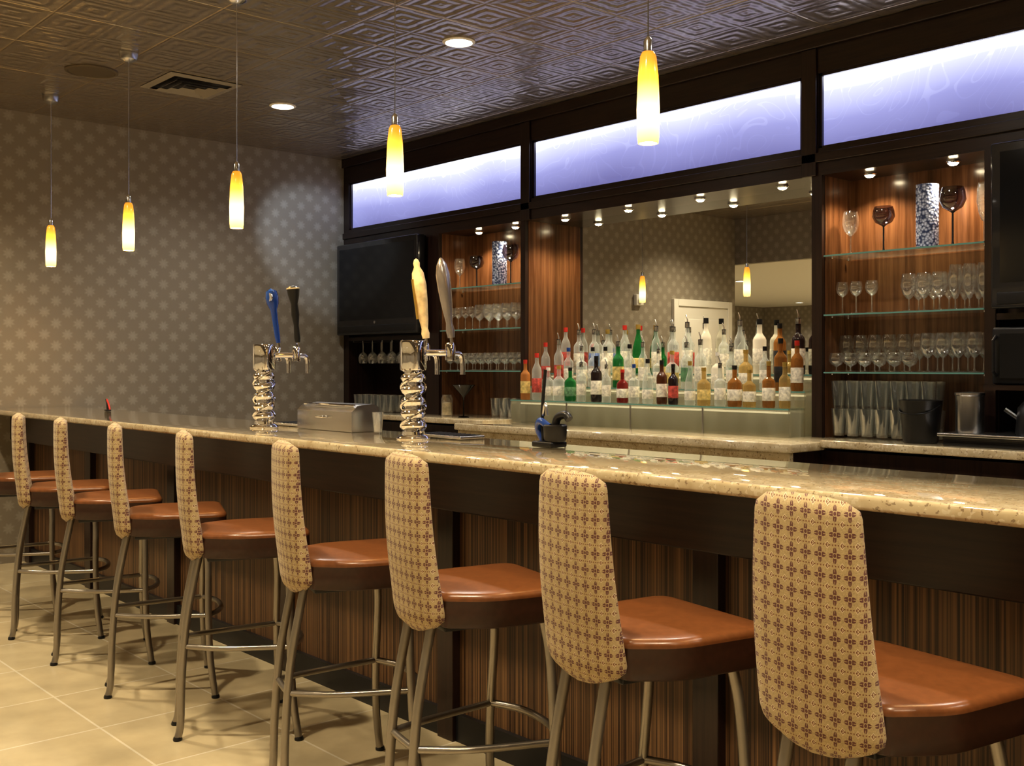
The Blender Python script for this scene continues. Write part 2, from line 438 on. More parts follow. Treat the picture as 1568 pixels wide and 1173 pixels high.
MB().box(XW, XR, -.05, .05, 2.58, H, wp_x).obj('wall_header', smooth=False)
b = MB(); b.box(XL+.002, XL+.03, .24, 1.15, 0.002, 2.04, 'white')
for z0, z1 in ((.15, .95), (1.1, 1.9)): b.box(XL+.025, XL+.038, .36, 1.03, z0, z1, 'white', .005)
b.lathe([(0, 0), (.025, 0), (.028, .03), (.02, .05), (0, .05)], (XL+.03, .33, 1.0), 14, 'steel', rot=Matrix.Rotation(math.pi/2, 3, 'Y'))
b.obj('door_1')
b = MB(); b.box(XL+.002, XL+.045, .16, .238, 0, 2.12, 'white', .004); b.box(XL+.002, XL+.045, 1.152, 1.23, 0, 2.12, 'white', .004); b.box(XL+.002, XL+.045, .24, 1.15, 2.042, 2.12, 'white', .004)
b.obj('trim_1', smooth=False)
b = MB(); b.box(XL, XL+.015, 1.23, 2.1, 0, .1, 'dark'); b.obj('baseboard_left', smooth=False)
b = MB(); b.box(XL+.001, XL+.05, 1.75, 1.87, 2.02, 2.14, 'white', .01); b.lathe([(0, 0), (.03, 0), (.03, .02), (0, .02)], (XL+.05, 1.81, 2.08), 16, 'steel', rot=Matrix.Rotation(math.pi/2, 3, 'Y')); b.obj('wall_alarm_strobe')

# ---------------------------------------------------------------- back bar cabinet
bb = empty('back_bar_cabinet')
YFc = 5.0; YM = 5.285; ZS = 2.37
b = MB()
b.box(XL, XR, YFc, YB, 2.915, H, 'dark_h')
b.box(XL, XR, YFc, YB, ZS, 2.515, 'dark_h')
tr = [(-7.70, -5.516), (-5.41, -3.26), (-3.155, -1.0), (-.90, 1.25), (1.35, 2.95)]
xs = [XL]+[v for t in tr for v in t]+[XR]
for i in range(0, len(xs), 2): b.box(xs[i], xs[i+1], YFc, YB, 2.515, 2.915, 'dark')
b.box(XL, XR, 5.12, YB, 2.515, 2.915, 'dark')
b.box(XL, XR, 4.975, YFc, 3.05, H, 'dark_h', .006); b.box(XL, XR, 4.985, YFc, 2.44, 2.49, 'dark_h', .004)
for x in (-5.463, -3.207, -.95): b.box(x-.045, x+.045, 4.985, YFc, 2.37, 3.05, 'dark', .004)
b.obj('header_frame', parent=bb, smooth=False)
b = MB()
for x0, x1 in tr:
    w = .014
    b.box(x0, x1, YFc+.012, YFc+.03, 2.515, 2.515+w, 'dark'); b.box(x0, x1, YFc+.012, YFc+.03, 2.915-w, 2.915, 'dark')
    b.box(x0, x0+w, YFc+.012, YFc+.03, 2.515, 2.915, 'dark'); b.box(x1-w, x1, YFc+.012, YFc+.03, 2.515, 2.915, 'dark')
b.obj('transom_beads', parent=bb, smooth=False)
b = MB()
for x0, x1 in tr: b.box(x0, x1, YFc+.03, YFc+.05, 2.515, 2.915, 'transom')
b.obj('transom_light_panels', parent=bb, smooth=False)
b = MB()
def panel_div(x0, x1, left, right, y0=YFc):
    b.box(x0+.004, x1-.004, y0, YB, .95, ZS, 'dark')
    b.box(x0, x0+.004, y0+.03, YM, .95, ZS, left); b.box(x1-.004, x1, y0+.03, YM, .95, ZS, right)
b.box(XL, -7.70, YFc, YB, .95, ZS, 'dark')
panel_div(-6.62, -6.45, 'dark', 'niche')
panel_div(-5.525, -5.47, 'niche', 'niche')
panel_div(-3.20, -3.13, 'niche', 'niche')
panel_div(-2.27, -2.21, 'niche', 'dark')
panel_div(-1.05, -.90, 'dark', 'niche')
panel_div(1.2, 1.3, 'niche', 'dark')
for x0, x1 in ((-6.45, -5.525), (-3.13, -2.27), (-.9, 1.2)): b.box(x0, x1, YM, YM+.03, .95, ZS, 'niche')
for x0, x1 in ((-7.7, -6.62), (-2.21, -1.05), (1.3, XR)):
    b.box(x0, x1, YM, YM+.03, .95, ZS, 'dark'); b.box(x0, x1, 5.08, YM, 1.60, ZS, 'dark'); b.box(x0, x1, YFc, YM, 1.57, 1.60, 'dark_h')
b.obj('divider_panels', parent=bb, smooth=False)
MB().box(-5.47, -3.20, YM, YM+.02, .95, ZS, 'mirror').obj('mirror', parent=bb, smooth=False)
b = MB()
for x0, x1, yf in ((XL, -5.56, 4.74), (-5.56, -2.98, 4.50), (-2.98, XR, 4.74)):
    b.box(x0, x1, yf, YB, .08, .93, 'dark'); b.box(x0, x1, yf+.05, YB, 0, .08, 'black')
    n = max(1, round((x1-x0)/.55)); w = (x1-x0)/n
    for i in range(n):
        b.box(x0+i*w+.012, x0+(i+1)*w-.012, yf-.018, yf, .12, .86, 'dark', .004)
        b.tube([(x0+i*w+.06, yf-.018, .78), (x0+i*w+.06, yf-.045, .78), (x0+i*w+.06, yf-.045, .68), (x0+i*w+.06, yf-.018, .68)], .005, 'steel', 8, 0)
b.obj('base_cabinets', parent=bb, smooth=False)
b = MB()
b.box(XL, -5.58, 4.70, YM, .945, .985, 'granite', .008); b.box(-2.96, XR, 4.70, YM, .945, .985, 'granite', .008)
b.box(-5.58, -2.96, 4.45, YM, .93, .975, 'granite', .008)
b.box(-5.56, -2.98, 4.47, 4.5, .83, .93, 'granite')
b.obj('granite_worktop', parent=bb)
b = MB()
for x0, x1 in ((-6.45, -5.525), (-3.13, -2.27), (-.9, 1.2)):
    for z in (1.945, 1.63, 1.325):
        b.box(x0+.002, x1-.002, 5.015, YM-.005, z-.009, z-.001, 'shelf'); b.box(x0+.002, x1-.002, 5.006, 5.015, z-.009, z-.001, 'shelfedge')
        for x in (x0+.02, x1-.02):
            b.lathe([(0, 0), (.008, 0), (.008, .008), (0, .008)], (x, 5.06, z-.018), 10, 'chrome'); b.lathe([(0, 0), (.008, 0), (.008, .008), (0, .008)], (x, 5.22, z-.018), 10, 'chrome')
b.obj('glass_shelves', parent=bb, smooth=False)
b = MB(); pucks = [(-6.13, 5.13), (-5.72, 5.13), (-5.2, 5.12), (-4.62, 5.12), (-4.04, 5.12), (-3.46, 5.12), (-2.93, 5.13), (-2.48, 5.13), (-.5, 5.13), (.4, 5.13)]
for x, y in pucks:
    b.lathe([(.036, 0), (.036, -.008), (.028, -.014), (.026, -.006)], (x, y, ZS), 18, 'chrome')
    b.lathe([(.027, -.010), (.018, -.022), (0, -.026)], (x, y, ZS), 18, 'puck')
b.obj('puck_lights', parent=bb)
for x, y in pucks: spot('puck_spot', (x, y, ZS-.03), 24, (1, .82, .56), 130, .7, .02, parent=bb)

# ---------------------------------------------------------------- bottle riser
b = MB()
for i, (z, y0) in enumerate(((1.12, 4.84), (1.21, 4.99), (1.30, 5.13))):
    y1 = (4.99, 5.13, 5.27)[i]; zb = .976
    b.box(-5.44, -3.23, y0, y0+.006, zb, z, 'frost')
    b.box(-5.44, -3.23, y0-.002, y1, z-.0, z+.008, 'shelf')
    b.box(-5.44, -3.23, y0-.008, y0-.002, z, z+.008, 'shelfedge')
    b.box(-5.44, -5.434, y0, y1, zb, z, 'frost'); b.box(-3.236, -3.23, y0, y1, zb, z, 'frost')
    b.box(-5.40, -3.27, y0+.05, y0+.07, z-.022, z-.012, 'led')
for x in (-4.9, -4.35, -3.8): b.box(x-.005, x+.005, 4.835, 4.842, zb, 1.12, 'steel')
b.obj('bottle_display_riser', smooth=False)

# ---------------------------------------------------------------- bottles
cg = {}
def CG(k, col, op=.45):
    if k not in cg: cg[k] = colour_glass('bottle_glass_'+k, col, op)
    return cg[k]
G = {'clear': CG('clear', (.80, .83, .79), .16), 'green': CG('green', (.025, .20, .05), .5), 'amber': CG('amber', (.40, .18, .05), .4),
     'dark': CG('dark', (.02, .012, .012), .92), 'blue': CG('blue', (.35, .5, .75), .3), 'red': CG('red', (.22, .025, .02), .6),
     'gold': CG('gold', (.62, .44, .17), .3), 'brown': CG('brown', (.10, .035, .015), .75), 'milk': CG('milk', (.72, .66, .52), .85), 'orange': CG('orange', (.6, .26, .08), .5)}
LB = {'w': P('label_cream', (.74, .69, .56), .6, noise=.35, nscale=60), 'r': P('label_red', (.48, .08, .06), .5, noise=.5, nscale=50), 'k': P('label_black', (.02, .02, .02), .4, noise=.5, nscale=60),
      'y': P('label_yellow', (.62, .47, .17), .5, noise=.4, nscale=50), 'b': P('label_blue', (.15, .22, .45), .5, noise=.5, nscale=50), 'g': P('label_green', (.12, .26, .13), .5, noise=.5, nscale=50)}
CP = {'r': M['red'], 'k': M['black'], 'g': M['gold'], 's': M['steel'], 'w': M['white'], 'b': M['blue']}
def bottle(b, x, y, z, kind, gl, lb, cp, s=1.0):
    g, l, c = G[gl], LB[lb], CP[cp]
    if kind == 0:   R, hb, hs, hn, rn, rt = .037, .185, .225, .30, .014, .015
    elif kind == 1: R, hb, hs, hn, rn, rt = .034, .20, .26, .325, .013, .015
    elif kind == 2: R, hb, hs, hn, rn, rt = .044, .14, .175, .25, .014, .016
    elif kind == 3: R, hb, hs, hn, rn, rt = .040, .165, .19, .29, .013, .014
    else:           R, hb, hs, hn, rn, rt = .038, .13, .25, .31, .012, .015
    prof = [(0, 0), (R*.9, 0), (R, .008), (R, hb*.25), (R+.0008, hb*.26), (R+.0008, hb*.74), (R, hb*.75), (R, hb), (R*.86, hb+(hs-hb)*.35), (R*.55, hb+(hs-hb)*.72), (rn, hs), (rn, hn*.9), (rt, hn*.9+.002), (rt, hn), (0, hn)]
    mats = [g, g, g, g, l, l, g, g, g, g, g, c, c, c]
    b.lathe([(r*s, h*s) for r, h in prof], (x, y, z), 18, g, mats)
    if cp == 's':
        b.lathe([(rt*s, hn*s*.9), (rt*s, hn*s+.004), (0, hn*s+.006)], (x, y, z), 12, 'black')
        b.tube([(x, y, z+hn*s), (x, y, z+(hn+.02)*s), (x-.012, y, z+(hn+.05)*s)], .004, 'steel', 6, 0)
b = MB()
front = ['orange:0:y:r:.93', 'clear:1:r:r:1', 'clear:2:w:w:.9', 'clear:2:w:g:.95', 'green:2:g:k:.9', 'clear:0:w:s:.85', 'dark:0:w:k:1.0', 'clear:0:w:s:.8', 'red:2:w:r:.85', 'clear:3:w:b:.85', 'clear:4:w:k:.9', 'brown:0:w:k:.9', 'dark:0:r:k:.82', 'clear:4:w:g:.85', 'gold:2:y:g:.9', 'clear:3:w:s:.85', 'amber:2:w:k:.95', 'gold:2:w:g:.85', 'amber:3:w:g:.9', 'gold:0:w:g:.85']
mid = ['clear:1:r:r:.95', 'clear:1:r:s:1', 'clear:0:w:b:.9', 'clear:3:w:s:.95', 'clear:0:w:k:.9', 'milk:0:w:k:.9', 'green:0:y:s:1', 'clear:0:w:k:.95', 'clear:1:w:s:.9', 'clear:3:w:s:.85', 'clear:2:y:g:.95', 'clear:0:g:s:.95', 'clear:0:w:s:1', 'milk:2:w:w:.9', 'clear:0:w:s:.85', 'gold:2:w:g:.95', 'clear:0:w:k:.85', 'amber:0:k:k:1', 'amber:0:w:r:.95']
back = ['clear:1:r:r:1.0', 'clear:0:w:s:1', 'clear:0:b:s:1', 'clear:0:w:g:1', 'clear:1:w:r:1', 'green:4:y:g:1.05', 'clear:1:w:s:.95', 'clear:0:r:s:1', 'clear:1:w:s:1', 'milk:1:w:k:1.08', 'clear:0:w:s:.9', 'clear:1:w:s:1', 'milk:0:w:k:1.1', 'amber:0:k:k:1.0', 'dark:0:w:s:1.08']
def row(lst, x0, x1, y, z):
    n = len(lst)
    for i, d in enumerate(lst):
        gl, k, lb, cp, s = d.split(':'); x = x0+(x1-x0)*(i+.5)/n+random.uniform(-.012, .012)
        bottle(b, x, y+random.uniform(-.012, .012), z, int(k), gl, lb, cp, float(s)*.97)
row(front, -5.42, -3.25, 4.915, 1.1285); row(mid, -5.38, -3.27, 5.06, 1.2185); row(back, -5.33, -3.33, 5.20, 1.3085)
b.obj('liquor_bottles')

# ---------------------------------------------------------------- glassware
def pint(b, c, s=1, m='glass'): b.lathe([(0, .001), (.029*s, .001), (.030*s, .012*s), (.041*s, .145*s), (.0395*s, .145*s), (.028*s, .014*s), (0, .014*s)], c, 18, m)
def wine(b, c, s=1, m='glass', rb=.036, hb=.085, stem=.085, flip=False, foot=None):
    pr = [(0, .003), (.032, .001), (.033, .004), (.006, .008), (.004, .02), (.004, stem), (.012, stem+.006), (rb*.75, stem+hb*.22), (rb, stem+hb*.5), (rb*.93, stem+hb*.8), (rb*.8, stem+hb)]
    mats = [foot or m]*6+[m]*4
    if flip: pr = [(r, stem+hb-z) for r, z in pr]
    b.lathe([(r*s, z*s) for r, z in pr], c, 18, m, mats)
b = MB()
for i in range(7):
    for j in range(2):
        x = -3.07+.083*i
        pint(b, (x, 5.06+j*.09, .986)); pint(b, (x, 5.06+j*.09, 1.132))
b.obj('pint_glasses')
b = MB()
for i in range(4):
    for j in range(2): pint(b, (-5.86+i*.09, 5.06+j*.09, .986), .95)
b.obj('pint_glasses')
b = MB()
for i in range(6):
    for j in range(2): pint(b, (-7.45+i*.09, 4.93+j*.09, .986), .95); 
b.obj('pint_glasses')
b = MB()
for i in range(10):
    for j in range(2): wine(b, (-6.40+i*.09, 5.07+j*.1, 1.325), 1.0, rb=.042, hb=.085, stem=.045)
b.obj('goblets')
b = MB()
for i in range(6):
    for j in range(2): wine(b, (-3.09+i*.083, 5.07+j*.1, 1.325), .95, rb=.043, hb=.08+.06*j, stem=.025+.04*j)
for i in range(4):
    for j in range(2): wine(b, (-2.58+i*.078, 5.07+j*.1, 1.325), 1.05, rb=.038, hb=.12, stem=.065)
b.obj('goblets')
b = MB()
for i in range(4): wine(b, (-6.40+i*.085, 5.08, 1.63), 1, rb=.036)
for i in range(5):
    for j in range(2): wine(b, (-6.05+i*.1, 5.07+j*.1, 1.63), 1, rb=.044, hb=.12, stem=.06)
b.obj('wine_glasses')
b = MB()
for x in (-3.06, -2.98, -2.89): wine(b, (x, 5.08, 1.63), 1, rb=.034, hb=.08, stem=.09)
for i in range(3):
    for j in range(2): wine(b, (-2.68+i*.08, 5.07+j*.1, 1.63), 1, rb=.042, hb=.13, stem=.06)
for i in range(3):
    for j in range(2): wine(b, (-2.44+i*.07, 5.07+j*.1, 1.63), 1, rb=.034, hb=.17, stem=.05)
b.obj('wine_glasses')
def decor(x0, w):
    b = MB(); wine(b, (x0+.11*w, 5.12, 1.946), 1.1, rb=.04, hb=.12, stem=.09); b.obj('crystal_goblet')
    b = MB(); wine(b, (x0+.33*w, 5.12, 1.946), 1.1, 'smoke', rb=.052, hb=.095, stem=.12, foot='black'); b.obj('smoked_wine_glass')
    b = MB(); b.lathe([(0, 0), (.052, 0), (.055, .01), (.055, .32), (.05, .32), (.05, .02), (0, .02)], (x0+.60*w, 5.13, 1.947), 32, 'bubble'); b.obj('bubble_glass_vase')
    b = MB(); wine(b, (x0+.77*w, 5.10, 1.946), 1.15, 'smoke', rb=.055, hb=.11, stem=.14, foot='black'); b.obj('smoked_wine_glass')
    b = MB(); wine(b, (x0+.93*w, 5.14, 1.946), 1.1, rb=.033, hb=.17, stem=.10); b.obj('champagne_flute')
decor(-3.13, .86); decor(-6.45, .925)
b = MB()
for i in range(7): b.box(-7.6+i*.14-.004, -7.6+i*.14+.004, 4.98, 5.26, 1.555, 1.568, 'steel')
for i in range(7):
    for j in range(3): wine(b, (-7.53+i*.14, 5.03+j*.09, 1.38), 1, rb=.04, hb=.1, stem=.08, flip=True)
b.obj('hanging_wine_glasses')
b = MB(); b.lathe([(0, .002), (.04, 0), (.04, .004), (.005, .01), (.004, .14), (.012, .155), (.085, .235), (.083, .235), (0, .155)], (-5.98, 4.86, .986), 28, 'darkglass', ); b.obj('martini_glass')
b = MB(); b.lathe([(0, 0), (.04, 0), (.044, .01), (.044, .13), (.035, .15), (.035, .16), (0, .16)], (-6.2, 4.88, .986), 20, 'glass'); b.lathe([(0, .01), (.038, .01), (.038, .10), (0, .105)], (-6.2, 4.88, .986), 16, 'ivory'); b.obj('cork_jar')

# ---------------------------------------------------------------- televisions
def tv(x0, x1, z0, z1, y, name='television'):
    b = MB(); b.box(x0, x1, y, y+.08, z0, z1, 'bezel', .012)
    b.box(x0+.045, x1-.045, y-.002, y+.004, z0+.12, z1-.045, 'screen')
    b.box(x0+.03, x1-.03, y-.004, y+.01, z0+.02, z0+.075, 'black', .004)
    b.lathe([(0, 0), (.012, 0), (.012, .004), (0, .004)], ((x0+x1)/2, y-.001, z0+.097), 14, 'steel', rot=Matrix.Rotation(math.pi/2, 3, 'X'))
    b.box(x0+.3, x1-.3, y+.08, 5.08, (z0+z1)/2-.2, (z0+z1)/2+.2, 'black')
    b.obj(name)
tv(-7.72, -6.585, 1.615, 2.375, 4.89); tv(-2.19, -1.06, 1.615, 2.375, 4.89)
b = MB(); b.box(-2.17, -1.62, 4.86, 5.24, 1.27, 1.53, 'black', .012); b.box(-2.13, -1.80, 4.852, 4.862, 1.30, 1.50, 'screen'); b.box(-1.78, -1.65, 4.852, 4.862, 1.30, 1.50, 'bezel')
b.tube([(-2.15, 4.86, 1.31), (-2.15, 4.83, 1.33), (-2.15, 4.83, 1.47), (-2.15, 4.86, 1.49)], .007, 'black', 8, 0); b.box(-2.2, -1.07, 4.84, YM, 1.245, 1.268, 'dark_h')
b.obj('microwave_oven')

# ---------------------------------------------------------------- back counter equipment
b = MB(); b.lathe([(0, 0), (.075, 0), (.08, .01), (.10, .20), (.103, .205), (.097, .205), (.078, .02), (0, .02)], (-2.52, 4.88, .986), 28, 'black'); b.tube([(-2.62, 4.88, 1.17), (-2.58, 4.80, 1.13), (-2.46, 4.80, 1.13), (-2.42, 4.88, 1.17)], .004, 'black', 8, 4); b.obj('black_ice_bucket')
b = MB(); b.lathe([(0, 0), (.06, 0), (.062, .01), (.062, .17), (.066, .175), (.066, .185), (0, .19)], (-2.27, 4.86, 1.046), 28, 'steel'); b.obj('steel_canister')
b = MB(); b.box(-2.38, -1.55, 4.76, 5.10, 1.03, 1.045, 'steel', .004)
b.box(-2.36, -1.57, 4.78, 5.08, .986, 1.03, 'bezel', .004); b.obj('drip_tray_stand')
b = MB(); b.lathe([(0, 0), (.09, 0), (.095, .01), (.085, .12), (.06, .15), (0, .155)], (-1.98, 4.90, 1.046), 24, 'black')
b.lathe([(0, 0), (.012, .0), (.014, .02), (0, .03)], (-1.98, 4.90, 1.2), 12, 'gold')
b.tube([(-1.90, 4.88, 1.16), (-1.83, 4.86, 1.16), (-1.83, 4.86, 1.08), (-1.90, 4.88, 1.07)], .009, 'black', 8, 4)
b.tube([(-2.06, 4.88, 1.12), (-2.11, 4.86, 1.16)], .01, 'steel', 8, 0); b.obj('coffee_pot')

# ---------------------------------------------------------------- front bar counter
bar = empty('bar_counter')
XE = 2.6
b = MB(); b.box(XL+.001, XE, 2.12, 2.72, 1.035, 1.07, 'granite', .010); b.obj('granite_top', parent=bar)
b = MB()
b.box(XL+.001, XE-.05, 2.30, 2.38, .85, 1.034, 'dark_h', .004)
b.box(XL+.001, XE-.05, 2.45, 2.66, .0, 1.034, 'dark')
b.box(XL+.001, XE-.05, 2.38, 2.45, .86, 1.03, 'dark_h')
b.box(XL+.001, XE-.05, 2.405, 2.45, 0, .10, 'black')
pil = [-7.72, -6.58, -5.39, -4.22, -3.05, -1.87, -.70, .47, 1.64]
for x in pil: b.box(x-.045, x+.045, 2.39, 2.45, .0, .86, 'dark', .003)
b.obj('die_wall', parent=bar, smooth=False)
b = MB()
for i in range(len(pil)-1): b.box(pil[i]+.045, pil[i+1]-.045, 2.425, 2.452, .10, .86, 'zebra')
b.obj('veneer_panels', parent=bar, smooth=False)
b = MB(); b.box(XL+.002, XE-.05, 2.66, 3.10, .82, .86, 'steel', .004)
for x in [-7.5+i*1.0 for i in range(11)]: b.box(x-.02, x+.02, 2.66, 3.08, 0, .82, 'steel')
b.box(XL+.002, XE-.05, 2.68, 3.08, .25, .27, 'steel')
b.obj('underbar_shelf', parent=bar, smooth=False)

# ---------------------------------------------------------------- stools
def superell(w, t, n=40, e=3.4):
    out = []
    for k in range(n):
        a = 2*math.pi*k/n; c, s = math.cos(a), math.sin(a)
        out.append((w*math.copysign(abs(c)**(2/e), c), t*math.copysign(abs(s)**(2/e), s)))
    return out
def back_mesh():
    b = MB(); rings = []
    z0, z1 = .665, 1.118; nl = 30
    for i in range(nl+1):
        q = i/nl; z = z0+(z1-z0)*q
        w = .142-.024*q+.003*math.sin(q*math.pi); t = .032-.005*q
        if q > .94: k = (q-.94)/.06; r = math.sqrt(max(0, 1-k*k)); w = w-.022*(1-r); t = t*(.15+.85*r)
        if q < .08: k = (.08-q)/.08; r = math.sqrt(max(0, 1-k*k)); w = w-.02*(1-r); t = t*(.3+.7*r)
        yc = -.163-.037*q-.012*math.sin(q*math.pi)
        ring = []
        for x, y in superell(w, t):
            zz = z
            if q > .8: zz = z-.8*x*x*((q-.8)/.2)
            if q < .2: zz = z-.030*(1-q/.2)*(1-(x/w)**2 if w else 0)
            ring.append((x, yc+y+.9*x*x, zz))
        rings.append(ring)
    b.loft(rings, 'fabric'); return b.mesh('stool_back', ang=70)
def rounded_poly(corners, n=7):
    out = []
    m = len(corners)
    for i in range(m):
        p0 = Vector(corners[i-1][:2]); p = Vector(corners[i][:2]); p2 = Vector(corners[(i+1) % m][:2]); r = corners[i][2]
        a = p+(p0-p).normalized()*r; c = p+(p2-p).normalized()*r
        for k in range(n):
            t = k/(n-1); out.append(((1-t)**2*a+2*t*(1-t)*p+t*t*c))
    return out
def seat_mesh():
    b = MB()
    o = rounded_poly([(-.135, -.14, .02), (.135, -.14, .02), (.20, -.03, .05), (.205, .24, .05), (-.205, .24, .05), (-.20, -.03, .05)])
    c = Vector((0, .06))
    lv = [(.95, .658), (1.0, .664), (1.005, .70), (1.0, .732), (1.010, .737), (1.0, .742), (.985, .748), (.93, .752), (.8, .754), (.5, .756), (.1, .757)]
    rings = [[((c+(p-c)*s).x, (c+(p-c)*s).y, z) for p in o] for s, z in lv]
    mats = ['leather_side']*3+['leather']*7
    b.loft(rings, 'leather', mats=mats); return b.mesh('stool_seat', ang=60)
def leg_mesh():
    b = MB(); R = .0135
    for s in (-1, 1):
        b.tube([(s*.075, -.135, .71), (s*.077, -.160, .60), (s*.080, -.192, .42), (s*.083, -.208, .22), (s*.086, -.213, .06), (s*.090, -.222, .008)], R, 'leg', 12, 5)
        b.tube([(s*.155, .15, .67), (s*.17, .165, .55), (s*.195, .165, .33), (s*.215, .172, .15), (s*.232, .190, .008)], R, 'leg', 12, 5)
        b.lathe([(0, 0), (.016, 0), (.017, .006), (.014, .014), (0, .014)], (s*.090, -.223, 0), 12, 'black')
        b.lathe([(0, 0), (.016, 0), (.017, .006), (.014, .014), (0, .014)], (s*.232, .191, 0), 12, 'black')
        b.tube([(s*.082, -.198, .335), (s*.14, -.06, .33), (s*.193, .165, .33)], .010, 'leg', 10, 5)
    b.tube([(-.082, -.198, .335), (0, -.200, .335), (.082, -.198, .335)], .010, 'leg', 10, 2)
    b.tube([(-.193, .165, .33), (-.1, .215, .33), (0, .228, .33), (.1, .215, .33), (.193, .165, .33)], .011, 'leg', 10, 5)
    b.tube([(-.15, .15, .658), (0, .16, .655), (.15, .15, .658)], .010, 'leg', 8, 2)
    b.box(-.10, .10, -.12, .16, .640, .660, 'black', .004)
    return b.mesh('stool_frame', ang=50)
mb_, ms_, ml_ = back_mesh(), seat_mesh(), leg_mesh()
sx = [-1.078, -1.683, -2.313, -2.955, -3.68, -4.34, -4.99, -5.60, -6.26, -.43]
rot = [-9, -11, -14, -18, -22, -22, -20, -20, -18, -10]
for x, r in zip(sx, rot):
    e = empty('bar_stool', (x, 1.90, 0), math.radians(r))
    mkobj('back', mb_, parent=e); mkobj('seat', ms_, parent=e); mkobj('legs', ml_, parent=e)

# ---------------------------------------------------------------- beer towers
def tower(x, y, faucets, name='beer_tap_tower'):
    e = empty(name, (x, y, 1.07))
    b = MB()
    b.lathe([(0, 0), (.065, 0), (.067, .004), (.060, .012), (.046, .018), (.044, .03)], (0, 0, 0), 32, 'chrome')
    prof = [(.044, .03)]
    for i in range(5):
        zz = .03+i*.046
        prof += [(.034, zz+.003), (.045, zz+.012), (.050, zz+.023), (.045, zz+.034), (.034, zz+.044)]
    prof += [(.04, .262), (.05, .268), (.052, .274), (.052, .375), (.048, .384), (.02, .387), (0, .387)]
    b.lathe(prof, (0, 0, 0), 32, 'chrome')
    for ph in range(2):
        pts = []
        for i in range(25):
            a = ph*math.pi+i/24*math.pi*3; pts.append((.046*math.cos(a), .046*math.sin(a), .03+i/24*.225))
        b.tube(pts, .007, 'chrome', 8, 1)
    b.obj('column', parent=e)
    for k, (fx, fy, hm, hl, tx) in enumerate(faucets):
        b = MB(); zf = .335
        b.tube([(0, 0, zf), (fx*.5, fy*.6, zf), (fx, fy, zf)], .013, 'chrome', 12, 3)
        b.lathe([(.012, -.03), (.02, -.028), (.02, .03), (.014, .04)], (fx, fy, zf), 16, 'chrome')
        b.tube([(fx, fy-.01, zf), (fx, fy+.045, zf-.004), (fx, fy+.06, zf-.03), (fx, fy+.062, zf-.085)], .0105, 'chrome', 10, 4)
        d = Vector((tx, -.10, 1)).normalized(); c = Vector((fx, fy+.012, zf+.02))
        b.tube([c, c+d*.05], .007, 'chrome', 8, 0)
        R = Vector((0, 0, 1)).rotation_difference(d).to_matrix()
        pr = {'ivory': [(.0, 0), (.014, 0), (.017, .02), (.013, .04), (.019, .08), (.026, .16), (.029, .22), (.024, .27), (.012, .295), (.014, .31), (.008, .325), (0, .33)],
              'silverh': [(0, 0), (.014, 0), (.018, .03), (.013, .06), (.022, .13), (.027, .20), (.028, .26), (.02, .30), (.008, .325), (0, .33)],
              'blue': [(0, 0), (.010, 0), (.013, .03), (.014, .10), (.016, .16), (.028, .19), (.031, .22), (.026, .25), (0, .265)],
              'black': [(0, 0), (.012, 0), (.015, .02), (.012, .08), (.019, .13), (.016, .18), (.026, .22), (.030, .25), (.02, .262), (0, .265)]}[hm]
        b.lathe([(r, z*hl) for r, z in pr], c+d*.04, 18, hm, rot=R, mats=None)
        if hm == 'ivory': b.tube([c+d*.04+R@Vector((.0, -.03, .08)), c+d*.04+R@Vector((0, -.031, .24))], .005, 'gold', 6, 0)
        if hm == 'black': b.lathe([(.031, 0), (.0315, .004), (.02, .008), (0, .008)], c+d*(.04+.25*hl), 16, 'ivory', rot=R)
        if hm == 'blue': b.lathe([(0, 0), (.02, 0), (.02, .006), (0, .006)], c+d*(.04+.22*hl)+Vector((.02, -.018, 0)), 16, 'steel', rot=Matrix.Rotation(math.pi/2, 3, 'X'))
        b.obj('tap_%d' % (k+1), parent=e)
    return e
tower(-4.44, 2.42, [(-.11, .13, 'blue', 1.0, -.10), (.05, .14, 'black', 1.0, -.0)])
tower(-3.35, 2.47, [(-.07, .11, 'ivory', .98, -.08), (.08, .12, 'silverh', .96, -.09)])
for x in (-4.50, -3.33):
    b = MB(); b.box(x-.14, x+.14, 2.575, 2.70, 1.0705, 1.082, 'steel', .003)
    for i in range(9): b.box(x-.125+i*.03, x-.115+i*.03, 2.585, 2.69, 1.082, 1.085, 'black')
    b.obj('drip_tray', smooth=False)
b = MB(); x0, x1, y0, y1 = -4.31, -3.86, 2.52, 2.66
z0 = 1.0705
sec = [(y0, z0), (y0-.0, z0+.085), (y0+.03, z0+.112), (y1-.03, z0+.118), (y1, z0+.105), (y1, z0)]
b.loft([[(x, y, z) for y, z in sec] for x in (x0, x0+.004, x1-.004, x1)], 'steel')
b.tube([(x0+.02, y0+.028, z0+.112), (x1-.02, y0+.028, z0+.112)], .006, 'chrome', 8, 0)
b.tube([((x0+x1)/2-.03, y0-.002, z0+.06), ((x0+x1)/2-.03, y0-.02, z0+.06), ((x0+x1)/2+.03, y0-.02, z0+.06), ((x0+x1)/2+.03, y0-.002, z0+.06)], .004, 'chrome', 8, 0)
b.obj('condiment_caddy')
b = MB(); pint(b, (-3.78, 2.60, 1.0705), .6); b.obj('shot_glass')
e = empty('soda_gun', (-2.70, 2.58, 1.0705))
b = MB(); b.box(-.05, .05, -.04, .04, 0, .02, 'black', .006); b.lathe([(0, .02), (.035, .02), (.04, .03), (.043, .075), (.037, .08), (.03, .04), (0, .04)], (.03, 0, 0), 20, 'black')
b.tube([(-.03, 0, .015), (-.035, 0, .12), (-.03, .01, .27)], .006, 'black', 8, 4)
b.tube([(-.04, .01, .02), (-.055, 0, .06), (-.03, -.015, .09), (.01, -.01, .07)], .013, 'blue', 10, 5)
